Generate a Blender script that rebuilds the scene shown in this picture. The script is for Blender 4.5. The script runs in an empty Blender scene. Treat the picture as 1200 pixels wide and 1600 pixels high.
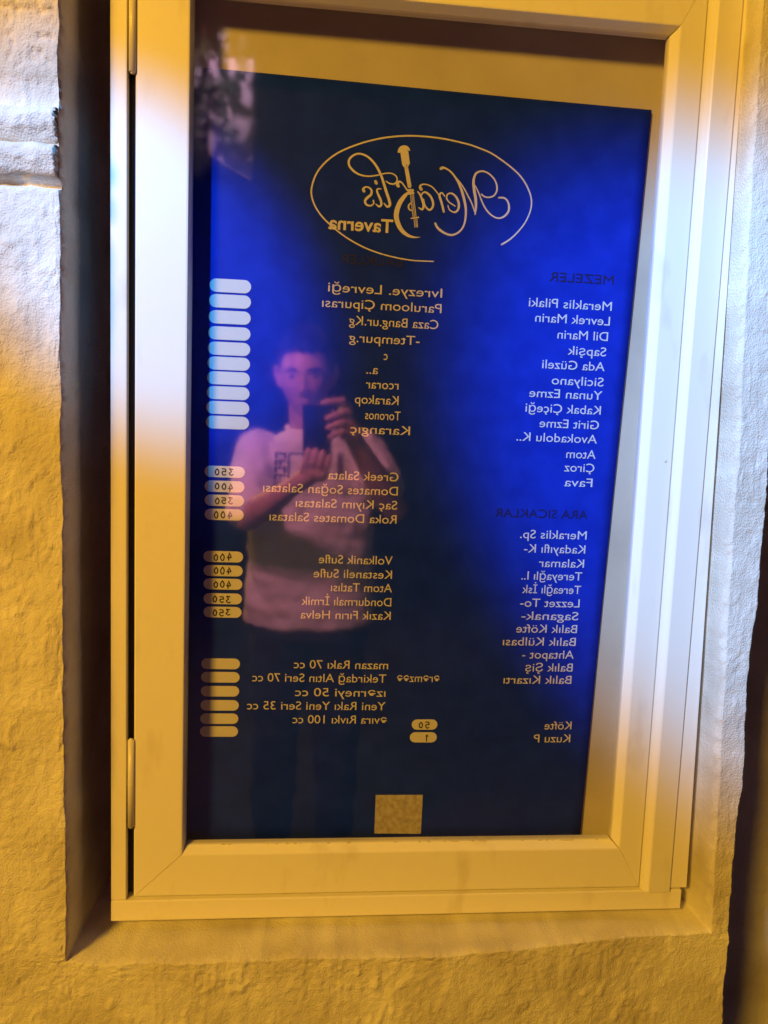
import bpy, bmesh, math, random
import numpy as np
from mathutils import Vector, Matrix, Euler, noise
from mathutils.bvhtree import BVHTree

# ---------------------------------------------------------------- camera
scene = bpy.context.scene
C = scene.collection
cam_data = bpy.data.cameras.new('camera')
cam = bpy.data.objects.new('camera', cam_data)
C.objects.link(cam)
scene.camera = cam
cam_data.sensor_fit = 'VERTICAL'
cam_data.sensor_height = 36.0
cam_data.lens = 1155.0 / 1600.0 * 36.0
cam_data.clip_start = 0.01
cam_data.clip_end = 200
YAW, PITCH, ROLL = math.radians(-5.314), math.radians(-5.979), math.radians(-2.161)
VIEW = Matrix.Rotation(YAW, 3, 'Z') @ Matrix.Rotation(PITCH, 3, 'X') @ Matrix.Rotation(ROLL, 3, 'Y')
CAM_POS = Vector((0, -0.983, 1.45))
m3 = Matrix((VIEW.col[0], VIEW.col[2], -VIEW.col[1])).transposed()
cam.matrix_world = Matrix.Translation(CAM_POS) @ m3.to_4x4()

# ---------------------------------------------------------------- night sky and lamps
world = bpy.data.worlds.new('World')
scene.world = world
world.use_nodes = True
bg = world.node_tree.nodes['Background']
bg.inputs[0].default_value = (0.16, 0.22, 0.75, 1)
bg.inputs[1].default_value = 0.014

def aim(o, target):
    o.rotation_euler = (Vector(target) - o.location).to_track_quat('-Z', 'Y').to_euler()

def lamp(name, kind, loc, target, colour, power):
    d = bpy.data.lights.new(name, kind)
    d.color = colour
    d.energy = power
    o = bpy.data.objects.new(name, d)
    C.objects.link(o)
    o.location = loc
    aim(o, target)
    return d

# warm street lamp, up and to the left
d = lamp('warm_street_lamp', 'AREA', (-2.20, -3.30, 3.25), (0.1, 0, 1.25), (1.0, 0.53, 0.038), 186)
d.shape = 'DISK'; d.size = 0.70
# unseen cold spot, cone shaped to the cold patch left on the case
d = lamp('cold_patch_spot', 'SPOT', (-1.10, -2.10, 3.05), (-0.215, 0, 1.640), (0.0, 0.38, 1.0), 520)
d.spot_size = math.radians(8.5); d.spot_blend = 0.60; d.shadow_soft_size = 0.05
# second unseen cold spot, added to light the right side of the case
d = lamp('cold_patch_spot', 'SPOT', (-0.95, -1.75, 3.15), (0.575, 0, 1.43), (0.0, 0.39, 1.0), 700)
d.spot_size = math.radians(16.0); d.spot_blend = 0.68; d.shadow_soft_size = 0.05
# added rosy spot, unseen, brightens the figure mirrored in the pane
d = lamp('rose_fill_spot', 'SPOT', (-0.66, -0.30, 2.25), (-0.06, -1.36, 1.30), (1.0, 0.30, 0.50), 215)
d.spot_size = math.radians(50); d.spot_blend = 0.5; d.shadow_soft_size = 0.10
# added violet spot with no fixture, brightens the board that the pane mirrors
d = lamp('violet_board_fill', 'SPOT', (-0.95, -2.3, 3.75), (-0.47, -3.0, 2.95), (1.0, 0.55, 0.85), 150)
d.spot_size = math.radians(50); d.spot_blend = 0.5; d.shadow_soft_size = 0.03

scene.view_settings.view_transform = 'Standard'
scene.view_settings.look = 'None'
scene.view_settings.exposure = 0.14
scene.view_settings.gamma = 1.0
scene.view_settings.use_curve_mapping = False

# ---------------------------------------------------------------- materials
def material(name, colour, rough=0.6, metallic=0.0):
    m = bpy.data.materials.new(name)
    m.use_nodes = True
    b = m.node_tree.nodes['Principled BSDF']
    b.inputs['Base Color'].default_value = (*colour, 1)
    b.inputs['Roughness'].default_value = rough
    b.inputs['Metallic'].default_value = metallic
    return m

def nodes(m):
    return m.node_tree.nodes, m.node_tree.links, m.node_tree.nodes['Principled BSDF']

def vary(m, c1, c2, scale, detail=6, lo=0.35, hi=0.65, bump=0.0, bscale=None, stretch=(1, 1, 1), dist=0.002):
    """mottled colour and fine relief in object space"""
    n, l, b = nodes(m)
    tc = n.new('ShaderNodeTexCoord'); mp = n.new('ShaderNodeMapping')
    mp.inputs['Scale'].default_value = stretch
    l.new(tc.outputs['Object'], mp.inputs['Vector'])
    t = n.new('ShaderNodeTexNoise'); t.inputs['Scale'].default_value = scale; t.inputs['Detail'].default_value = detail
    l.new(mp.outputs[0], t.inputs['Vector'])
    r = n.new('ShaderNodeValToRGB')
    r.color_ramp.elements[0].position = lo; r.color_ramp.elements[0].color = (*c1, 1)
    r.color_ramp.elements[1].position = hi; r.color_ramp.elements[1].color = (*c2, 1)
    l.new(t.outputs['Fac'], r.inputs[0]); l.new(r.outputs[0], b.inputs['Base Color'])
    if bump:
        t2 = n.new('ShaderNodeTexNoise'); t2.inputs['Scale'].default_value = bscale or scale * 4; t2.inputs['Detail'].default_value = 8
        l.new(mp.outputs[0], t2.inputs['Vector'])
        bp = n.new('ShaderNodeBump'); bp.inputs['Strength'].default_value = bump; bp.inputs['Distance'].default_value = dist
        l.new(t2.outputs['Fac'], bp.inputs['Height']); l.new(bp.outputs[0], b.inputs['Normal'])
    return m

M = {}
M['plaster'] = vary(material('plaster', (.7, .66, .58), .85), (.56, .50, .41), (.82, .78, .70), 11, lo=.25, bump=1.0, bscale=420, dist=.0018)
M['frame'] = vary(material('painted_frame', (.78, .74, .66), .30), (.68, .62, .53), (.84, .80, .72), 24, lo=.20, hi=.42, bump=.08, bscale=220, dist=.0006, stretch=(1, 1, .35))
M['panel'] = vary(material('back_board', (.66, .6, .5), .7), (.55, .49, .40), (.68, .62, .52), 6, bump=.1, bscale=160, dist=.0006)
M['poster'] = vary(material('printed_navy', (.01, .05, .42), .55), (.006, .027, .46), (.009, .036, .56), 30)
M['poster'].node_tree.nodes['Principled BSDF'].inputs['Specular IOR Level'].default_value = .12
M['print'] = material('white_print', (.80, .76, .78), .55)
M['head_print'] = material('dark_print', (.010, .008, .085), .55)
M['ink'] = material('marker_ink', (.02, .018, .02), .5)
M['pill'] = material('pill_print', (.80, .78, .78), .5)
M['rubber'] = material('black_gasket', (.015, .013, .012), .6)
M['shade_side'] = vary(material('shade_dark_side', (.05, .03, .02), .8), (.035, .022, .014), (.07, .045, .03), 20)  # dark colour put in to keep the niche's left cheek in shade
M['steel'] = material('hinge_paint', (.74, .70, .62), .35)
M['skin'] = vary(material('skin', (.50, .28, .20), .5), (.45, .24, .17), (.56, .32, .23), 30)
M['hair'] = vary(material('black_hair', (.012, .01, .01), .45), (.008, .007, .007), (.03, .024, .022), 60, bump=.6, bscale=90, dist=.004)
M['hair'].node_tree.nodes['Principled BSDF'].inputs['Specular IOR Level'].default_value = .1
M['shirt'] = vary(material('cream_cotton', (.78, .72, .64), .9), (.68, .62, .55), (.80, .75, .68), 12, bump=.25, bscale=40, dist=.006)
M['shirt_print'] = material('shirt_print', (.03, .025, .03), .8)
M['denim'] = vary(material('black_denim', (.012, .012, .016), .9), (.008, .008, .010), (.018, .018, .024), 40)
M['shoe'] = material('dark_shoe', (.02, .02, .022), .6)
M['sole'] = material('pale_sole', (.5, .48, .45), .7)
M['phone'] = material('black_phone', (.008, .008, .010), .25)
M['lens'] = material('lens_glass', (.004, .004, .006), .05)
M['paving'] = vary(material('paving', (.10, .09, .085), .85), (.010, .009, .009), (.022, .020, .019), 5, bump=.4, bscale=60, dist=.004)
M['leaf'] = vary(material('ivy_leaf', (.04, .075, .025), .45), (.03, .06, .02), (.06, .10, .035), 25)
M['stem'] = material('ivy_stem', (.09, .06, .035), .8)
M['board'] = vary(material('white_board', (.8, .8, .8), .6), (.70, .69, .70), (.82, .81, .82), 8)

g = bpy.data.materials.new('pane_glass'); g.use_nodes = True
nt = g.node_tree; nt.nodes.clear()
out = nt.nodes.new('ShaderNodeOutputMaterial'); mix = nt.nodes.new('ShaderNodeMixShader')
tr = nt.nodes.new('ShaderNodeBsdfTransparent'); gl = nt.nodes.new('ShaderNodeBsdfGlossy')
lw = nt.nodes.new('ShaderNodeLayerWeight'); lw.inputs['Blend'].default_value = 0.5
pw = nt.nodes.new('ShaderNodeMath'); pw.operation = 'POWER'; pw.inputs[1].default_value = 5.0
ma = nt.nodes.new('ShaderNodeMath'); ma.operation = 'MULTIPLY_ADD'; ma.inputs[1].default_value = 0.88; ma.inputs[2].default_value = 0.105
nt.links.new(lw.outputs['Facing'], pw.inputs[0]); nt.links.new(pw.outputs[0], ma.inputs[0])
sn = nt.nodes.new('ShaderNodeTexNoise'); sn.inputs['Scale'].default_value = 7.0; sn.inputs['Detail'].default_value = 6.0
sc_ = nt.nodes.new('ShaderNodeTexCoord'); nt.links.new(sc_.outputs['Object'], sn.inputs['Vector'])
sm_ = nt.nodes.new('ShaderNodeMapRange'); sm_.inputs['From Min'].default_value = .3; sm_.inputs['From Max'].default_value = .7
sm_.inputs['To Min'].default_value = .030; sm_.inputs['To Max'].default_value = .058          # wiped, smeary pane
nt.links.new(sn.outputs['Fac'], sm_.inputs['Value']); nt.links.new(sm_.outputs[0], gl.inputs['Roughness'])
nt.links.new(ma.outputs[0], mix.inputs[0]); nt.links.new(tr.outputs[0], mix.inputs[1]); nt.links.new(gl.outputs[0], mix.inputs[2])
nt.links.new(mix.outputs[0], out.inputs[0])
M['glass'] = g

# ---------------------------------------------------------------- helpers
def empty(name, loc=(0, 0, 0)):
    o = bpy.data.objects.new(name, None); C.objects.link(o); o.location = loc
    return o

def tag(o, label, cat, group=None, kind=None):
    o['label'] = label; o['category'] = cat
    if group: o['group'] = group
    if kind: o['kind'] = kind
    return o

def link_mesh(name, me, mat, parent=None, smooth=False):
    if mat is not None: me.materials.append(mat)
    if smooth:
        me.polygons.foreach_set('use_smooth', [True] * len(me.polygons))
    o = bpy.data.objects.new(name, me); C.objects.link(o)
    if parent is not None:
        o.parent = parent
        o.matrix_parent_inverse = Matrix.Translation(-parent.location)
    return o

def from_bm(name, bm, mat, parent=None, smooth=False):
    bmesh.ops.recalc_face_normals(bm, faces=bm.faces)
    me = bpy.data.meshes.new(name); bm.to_mesh(me); bm.free()
    return link_mesh(name, me, mat, parent, smooth)

def from_np(name, v, f, mat, parent=None, smooth=True):
    me = bpy.data.meshes.new(name)
    me.from_pydata([tuple(p) for p in v], [], [tuple(q) for q in f]); me.update()
    return link_mesh(name, me, mat, parent, smooth)

def box_bm(x0, x1, y0, y1, z0, z1, bevel=0.0, seg=2):
    bm = bmesh.new()
    r = bmesh.ops.create_cube(bm, size=1.0)
    for v in bm.verts:
        v.co = Vector(((x0 + x1) / 2 + v.co.x * (x1 - x0), (y0 + y1) / 2 + v.co.y * (y1 - y0), (z0 + z1) / 2 + v.co.z * (z1 - z0)))
    if bevel:
        bmesh.ops.bevel(bm, geom=list(bm.edges), offset=bevel, segments=seg, affect='EDGES', profile=0.6)
    return bm

def box(name, dims, mat, parent=None, bevel=0.0012):
    return from_bm(name, box_bm(*dims, bevel=bevel), mat, parent, smooth=False)

def vnoise(x, z, scale, seed):
    """smooth value noise on numpy arrays"""
    rng = np.random.RandomState(seed)
    tab = rng.rand(256, 256) * 2 - 1
    X = x * scale + 1000.0 + seed * 7.3; Z = z * scale + 1000.0 + seed * 3.1
    xi = np.floor(X).astype(int); zi = np.floor(Z).astype(int)
    fx = X - xi; fz = Z - zi
    fx = fx * fx * fx * (fx * (fx * 6 - 15) + 10); fz = fz * fz * fz * (fz * (fz * 6 - 15) + 10)
    a = tab[xi % 256, zi % 256]; b = tab[(xi + 1) % 256, zi % 256]
    c = tab[xi % 256, (zi + 1) % 256]; e = tab[(xi + 1) % 256, (zi + 1) % 256]
    return (a * (1 - fx) + b * fx) * (1 - fz) + (c * (1 - fx) + e * fx) * fz

def fbm(x, z, scale, seed, octaves=4, gain=0.5):
    s = 0; a = 1
    for k in range(octaves):
        s = s + a * vnoise(x, z, scale * 2.03 ** k, seed + k * 11); a *= gain
    return s

def sstep(t):
    t = np.clip(t, 0, 1)
    return t * t * (3 - 2 * t)

# ---------------------------------------------------------------- the plastered wall with its niche
def axis(segs):
    a = []
    for lo, hi, st in segs:
        a += list(np.arange(lo, hi, st))
    a.append(segs[-1][1])
    keep = [a[0]]
    for v in a[1:]:
        if v - keep[-1] > 3e-4: keep.append(v)
    return np.array(keep)

xs = axis([(-1.9, -0.45, .03), (-0.45, -0.305, .0022), (-0.306, -0.288, .0006), (-0.288, -0.255, .003), (-0.255, 0.52, .0028), (0.52, 0.625, .0012), (0.625, 0.95, .0035), (0.95, 2.0, .03)])
zs = axis([(-0.02, 0.55, .03), (0.55, 0.74, .0025), (0.74, 0.758, .0013), (0.758, 0.776, .0005), (0.776, 0.80, .002), (0.80, 2.0, .0026), (2.0, 2.12, .006), (2.12, 3.1, .03)])
X, Z = np.meshgrid(xs, zs)
wob = lambda s, amp, sc: amp * fbm(Z, X * 0 + s, sc, 40 + s, 4)
# niche edges: splayed left cheek, upright right cheek, sloping sill
xlf = -0.2995 + wob(1, .0010, 22) + wob(8, .0004, 80); xlb = -0.2925 + wob(2, .0006, 9)
xrf = 0.5360 + 0.037 * np.clip((1.91 - Z) / 1.12, -0.3, 1.15) + wob(3, .0014, 14); xrb = xrf - 0.0085
zwob = fbm(X, Z * 0 + 5, 20, 77, 4)
zbf = 0.7650 + 0.0022 * zwob; zbb = zbf + 0.0045
ztf = 2.150; ztb = 2.135
def rampf(v, front, back):
    t = (v - front) / (back - front)
    return np.clip(t, -0.4, 1.0)
def rnd(t):                                   # soft nose on the arris
    return np.where(t < 0, 0, t)
tl = rampf(X, xlf, xlb); trr = rampf(X, xrf, xrb); tb = rampf(Z, zbf, zbb); tt = rampf(Z, ztf, ztb)
depth = np.minimum(np.minimum(rnd(tl), rnd(trr)), np.minimum(rnd(tb), rnd(tt)))
tilt = sstep((X - 0.15) / 0.40)
front = -0.080 + 0.030 * tilt
back = 0.056 + 0.075 * sstep((-0.255 - X) / 0.01)
Yv = front + (back - front) * (depth ** 0.80)
# outer corner on the right: the wall steps back
xe = 0.5955 + 0.006 * np.clip((1.38 - Z) / .75, -1, 1) + wob(6, .0026, 13) + wob(7, .0006, 70)
ts = sstep((X - xe) / 0.008)
Yv = Yv + ts * 0.30
# trowelled relief
onface = 1 - np.clip(depth * 3, 0, 1) * 0.85
rel = 0.0022 * fbm(X, Z, 6, 3, 2) + 0.0009 * fbm(X * 1.7, Z, 40, 5, 3) + 0.0006 * fbm(X, Z, 210, 15, 2)
knob = fbm(X, Z * .6, 85, 9, 3)
rel = rel + 0.0030 * np.clip(knob - 0.48, 0, 2) * (0.35 + 0.65 * sstep((fbm(X, Z, 6, 21, 2) + .45) / .6))
rid = 1 - np.abs(fbm(X * 1.6, Z * .45, 38, 31, 2))
rel = rel + 0.0016 * np.clip(rid - 0.80, 0, 1) * 5 * sstep(fbm(X, Z, 9, 51, 2) + .3)
# worn patch with holes above the moulding
patch = sstep((Z - 1.835) / .012) * sstep((-0.300 - X) / .01) * sstep((X + 0.362) / .012)
rel = rel - patch * 0.0040 * np.clip(fbm(X, Z, 120, 61, 2) - .05, 0, 1)
rel = rel - 0.0035 * np.exp(-((Z - 1.9035 + .02 * (X + .36)) / .0022) ** 2) * sstep((-0.300 - X) / .01)
# smooth band above the rolls, open joint below them
lft = sstep((-0.2985 - X) / .003)
rel = rel - lft * (0.004 * np.exp(-((Z - 1.8165) / .016) ** 4) + 0.014 * np.exp(-((Z - 1.7195) / .0055) ** 4))
# chipped plaster near the right corner
chip = np.exp(-((X - xe + .012) / .012) ** 2) * np.clip(fbm(X, Z, 60, 71, 3) - .15, 0, 1)
rel = rel - 0.004 * chip
rel = rel * (1 - 0.55 * sstep((X - .50) / .04))
Yv = Yv - rel * onface
nz, nx = X.shape
verts = np.stack([X.ravel(), Yv.ravel(), Z.ravel()], 1)
idx = np.arange(nz * nx).reshape(nz, nx)
faces = np.stack([idx[:-1, :-1].ravel(), idx[:-1, 1:].ravel(), idx[1:, 1:].ravel(), idx[1:, :-1].ravel()], 1)
wall = from_np('wall', verts, faces, M['plaster'])
wall['kind'] = 'structure'
wall['label'] = 'rough hand-trowelled plaster wall with a niche around the menu case'

def moulding(z0, z1, proud, seed, xend):
    """one rounded plaster roll of the moulding"""
    x = np.concatenate([np.arange(-1.9, -0.45, .05), np.arange(-0.45, xend + .0001, .0022)])
    t = np.linspace(0, 1, 26)
    XX, T = np.meshgrid(x, t)
    prof = np.sin(np.pi * np.clip(T, 0, 1)) ** 0.40
    prof = prof * (0.45 + 0.55 * T)                       # the roll leans out at its top
    endf = sstep((xend - XX + .0015 * fbm(XX, T, 60, seed + 8, 2)) / .0015)
    yy = -0.078 - proud * prof * endf + .004 * (1 - endf)
    zz = z0 + (z1 - z0) * T + 0.0028 * fbm(XX, T * .1, 26, seed, 3)
    yy = yy - prof * endf * (0.0030 * fbm(XX, zz, 34, seed + 3, 3) + 0.0040 * np.clip(fbm(XX, zz, 90, seed + 5, 2) - .1, 0, 1))
    n, k = XX.shape
    v = np.stack([XX.ravel(), yy.ravel(), zz.ravel()], 1)
    ii = np.arange(n * k).reshape(n, k)
    f = np.stack([ii[:-1, :-1].ravel(), ii[:-1, 1:].ravel(), ii[1:, 1:].ravel(), ii[1:, :-1].ravel()], 1)
    return from_np('moulding', v, f, M['plaster'], wall)
moulding(1.7600, 1.8000, .016, 5, -0.2992)
moulding(1.7260, 1.7610, .019, 9, -0.2995)

# ---------------------------------------------------------------- the menu case
case = tag(empty('menu_case', (0.14, 0.05, 0.779)), 'cream painted glazed menu case set in the plaster niche', 'menu case')

def ring_member(name, sections, side, mat, gap_in=0.0003, gap_out=0.0001):
    """one mitred member of a frame; sections = [(xl, xr, zb, zt, y), ...] from the opening outwards"""
    n = len(sections)
    ends = []
    for i, (xl, xr, zb, zt, y) in enumerate(sections):
        gp = gap_in + (gap_out - gap_in) * i / (n - 1)
        if side == 'bottom': a, b = (xl + gp, y, zb), (xr - gp, y, zb)
        elif side == 'top': a, b = (xl + gp, y, zt), (xr - gp, y, zt)
        elif side == 'left': a, b = (xl, y, zb + gp), (xl, y, zt - gp)
        else: a, b = (xr, y, zb + gp), (xr, y, zt - gp)
        ends.append((a, b))
    bm = bmesh.new()
    A = [bm.verts.new(e[0]) for e in ends]; B = [bm.verts.new(e[1]) for e in ends]
    for i in range(n):
        j = (i + 1) % n
        bm.faces.new((A[i], A[j], B[j], B[i]))
    bm.faces.new(A); bm.faces.new(B[::-1])
    return from_bm(name, bm, mat, case)

def sec(dl, dr, db, dt, y):
    return (-0.1660 - dl, 0.4405 + dr, 0.8787 - db, 1.9787 + dt, y)
door = [sec(0, 0, 0, 0, 0.012), sec(0, 0, 0, 0, -0.0005), sec(.0012, .0060, .0058, .0050, -0.0095), sec(.0022, .0074, .0072, .0062, -0.0116),
        sec(.0042, .0092, .0090, .0080, -0.0122), sec(.0640, .0400, .0655, .0700, -0.0122), sec(.0660, .0418, .0674, .0720, -0.0108), sec(.0660, .0418, .0674, .0720, 0.012)]
ring_member('door_stile', door, 'left', M['frame'], .0012)
ring_member('door_stile', door, 'right', M['frame'], .0016)
ring_member('door_rail', door, 'bottom', M['frame'], .0018)
ring_member('door_rail', door, 'top', M['frame'], .0004)

# fixed outer frame
box('darkened_side', (-0.2606, -0.2416, -0.0040, 0.05, 0.8095, 2.085), M['shade_side'], case, .0005)  # side behind the stile, darkened so less light bounces onto the cheek
box('frame_stile', (-0.2612, -0.2412, -0.0155, -0.0045, 0.8095, 2.085), M['frame'], case, .0014)
box('frame_rail', (-0.2612, 0.5450, -0.0165, 0.05, 0.7795, 0.8085), M['frame'], case, .0016)
box('frame_rail', (-0.2405, 0.4835, -0.0155, 0.05, 2.056, 2.085), M['frame'], case, .0014)
# right stile: raised profile with a chamfer towards the door
bm = bmesh.new()
pr = [(0.4838, 0.05), (0.4838, -0.0110), (0.4860, -0.0165), (0.4905, -0.0215), (0.4925, -0.0225), (0.5235, -0.0215), (0.5250, -0.0200), (0.5250, 0.05)]
lo = [bm.verts.new((x, y, 0.8095)) for x, y in pr]; hi = [bm.verts.new((x, y, 2.085)) for x, y in pr]
for i in range(len(pr)):
    j = (i + 1) % len(pr); bm.faces.new((lo[i], lo[j], hi[j], hi[i]))
bm.faces.new(lo); bm.faces.new(hi[::-1])
from_bm('frame_stile', bm, M['frame'], case)
# thin outer rim on the right, a little out of true
bm = box_bm(0.5262, 0.5500, -0.0165, 0.05, 0.8120, 2.085, .0012)
for v in bm.verts:
    if v.co.x > 0.54: v.co.x += -0.019 * (v.co.z - 0.81) / 1.15 + .002
from_bm('frame_rim', bm, M['frame'], case)
# dark gaskets in the gaps round the door
box('gasket', (-0.2408, -0.2322, -0.0005, 0.045, 0.812, 2.05), M['rubber'], case, 0)
box('gasket', (-0.2320, 0.4836, 0.0040, 0.045, 0.8087, 0.8111), M['rubber'], case, 0)
# hinges
def hinge(z0, z1):
    bm = bmesh.new()
    bmesh.ops.create_cone(bm, cap_ends=True, segments=20, radius1=.0044, radius2=.0044, depth=z1 - z0)
    bmesh.ops.bevel(bm, geom=[e for e in bm.edges if len(e.link_faces) == 2 and any(len(f.verts) > 4 for f in e.link_faces)], offset=.002, segments=3, affect='EDGES')
    for v in bm.verts: v.co = Vector((v.co.x - 0.2355, v.co.y - 0.0130, v.co.z + (z0 + z1) / 2))
    h = from_bm('hinge', bm, M['steel'], case, smooth=True)
    bm = bmesh.new()
    for zz in (z0 + (z1 - z0) * .5,):
        bmesh.ops.create_cone(bm, cap_ends=True, segments=20, radius1=.0046, radius2=.0046, depth=.0012)
        for v in bm.verts: v.co = Vector((v.co.x - 0.2355, v.co.y - 0.0130, v.co.z + zz))
    k = from_bm('hinge_joint', bm, M['frame'], None); k.parent = h; k.matrix_parent_inverse = h.matrix_world.inverted()
    return h
hinge(0.9110, 1.0360)
hinge(1.8725, 1.9975)
# the box behind the door
box('back_panel', (-0.232, 0.4830, 0.0450, 0.0515, 0.812, 2.055), M['panel'], case, 0)
box('side_panel', (-0.2320, -0.2200, 0.0125, 0.0448, 0.812, 2.05), M['panel'], case, .0008)
box('side_panel', (0.4600, 0.4720, 0.0125, 0.0448, 0.812, 2.05), M['panel'], case, .0008)
box('bottom_panel', (-0.2195, 0.4595, 0.0125, 0.0448, 0.840, 0.852), M['panel'], case, .0008)
box('top_panel', (-0.2195, 0.4595, 0.0125, 0.0448, 2.020, 2.032), M['panel'], case, .0008)
# crumbs of old putty along the foot of the pane
random.seed(4)
bm = bmesh.new()
for k in range(26):
    x = random.uniform(-.14, .42); r = random.uniform(.0006, .0016)
    mt = Matrix.Translation((x, -0.0015, 0.8787 + r * .4)) @ Matrix.Diagonal((random.uniform(1.5, 5), 1, .8, 1))
    bmesh.ops.create_icosphere(bm, subdivisions=1, radius=r, matrix=mt)
o = from_bm('putty_crumbs', bm, M['panel'], case); o['kind'] = 'stuff'
# screw mark on the right stile
bm = bmesh.new(); bmesh.ops.create_cone(bm, cap_ends=True, segments=14, radius1=.0022, radius2=.0015, depth=.0012, matrix=Matrix.Translation((0.4725, -0.0126, 1.4285)) @ Matrix.Rotation(math.pi / 2, 4, 'X'))
from_bm('screw_head', bm, M['panel'], case)
# the pane
box('glass_pane', (-0.1700, 0.4450, 0.0022, 0.0052, 0.8740, 1.9830), M['glass'], case, 0)

# ---------------------------------------------------------------- the poster behind the glass
def py(x, z):
    """the sheet is not quite flat"""
    return 0.0400 + 0.0016 * math.sin(x * 7 + z * 3) + 0.0012 * math.sin(z * 6 + 1) - 0.0012
poster = tag(empty('menu_poster', (0.12, 0.04, 0.855)), 'navy blue menu poster with mirrored white lettering behind the glass', 'poster')

n = 40
bm = bmesh.new(); grid = []
for layer in (0, .0006):
    rows = []
    for i in range(n + 1):
        row = []
        for j in range(n + 1):
            s, t = j / n, i / n
            xl = -0.2020 - .004 * (1 - t); xr = 0.4085 + (0.4400 - 0.4085) * t
            zb = 0.8560; zt = 1.9096 - .0069 * s
            x = xl + (xr - xl) * s; z = zb + (zt - zb) * t
            row.append(bm.verts.new((x, py(x, z) + layer, z)))
        rows.append(row)
    grid.append(rows)
for k, rows in enumerate(grid):
    for i in range(n):
        for j in range(n):
            q = (rows[i][j], rows[i][j + 1], rows[i + 1][j + 1], rows[i + 1][j])
            bm.faces.new(q if k == 0 else q[::-1])
a, b = grid
for i in range(n):
    bm.faces.new((a[i][n], b[i][n], b[i + 1][n], a[i + 1][n])); bm.faces.new((a[i][0], a[i + 1][0], b[i + 1][0], b[i][0]))
    bm.faces.new((a[n][i], a[n][i + 1], b[n][i + 1], b[n][i])); bm.faces.new((a[0][i], b[0][i], b[0][i + 1], a[0][i + 1]))
sheet = from_bm('sheet', bm, M['poster'], poster, smooth=True)

def drape(me, lift):
    for v in me.vertices:
        v.co.y = py(v.co.x, v.co.z) - lift

def sub(o, parent):
    o.parent = parent; o.matrix_parent_inverse = parent.matrix_world.inverted()
    return o

def text_mesh(s, x0, x1, z, cap, mat, parent, name='lettering', bold=0.0, lift=.0005):
    cu = bpy.data.curves.new(name, 'FONT'); cu.body = s; cu.size = 1.0; cu.offset = bold
    cu.resolution_u = 4; cu.fill_mode = 'FRONT'
    to = bpy.data.objects.new(name, cu); C.objects.link(to)
    bpy.context.view_layer.update()
    me = bpy.data.meshes.new_from_object(to.evaluated_get(bpy.context.evaluated_depsgraph_get()))
    bpy.data.objects.remove(to); bpy.data.curves.remove(cu)
    n = len(me.vertices); co = np.empty(n * 3); me.vertices.foreach_get('co', co); co = co.reshape(n, 3)
    w = co[:, 0].max(); x_min = co[:, 0].min()
    sx = (x1 - x0) / (w - x_min)                      # negative: the print reads mirrored
    for v, c in zip(me.vertices, co):
        v.co = (x0 + (c[0] - x_min) * sx, 0, z + c[1] * cap / 0.729)
    drape(me, lift)
    return link_mesh(name, me, mat, parent)
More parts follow.
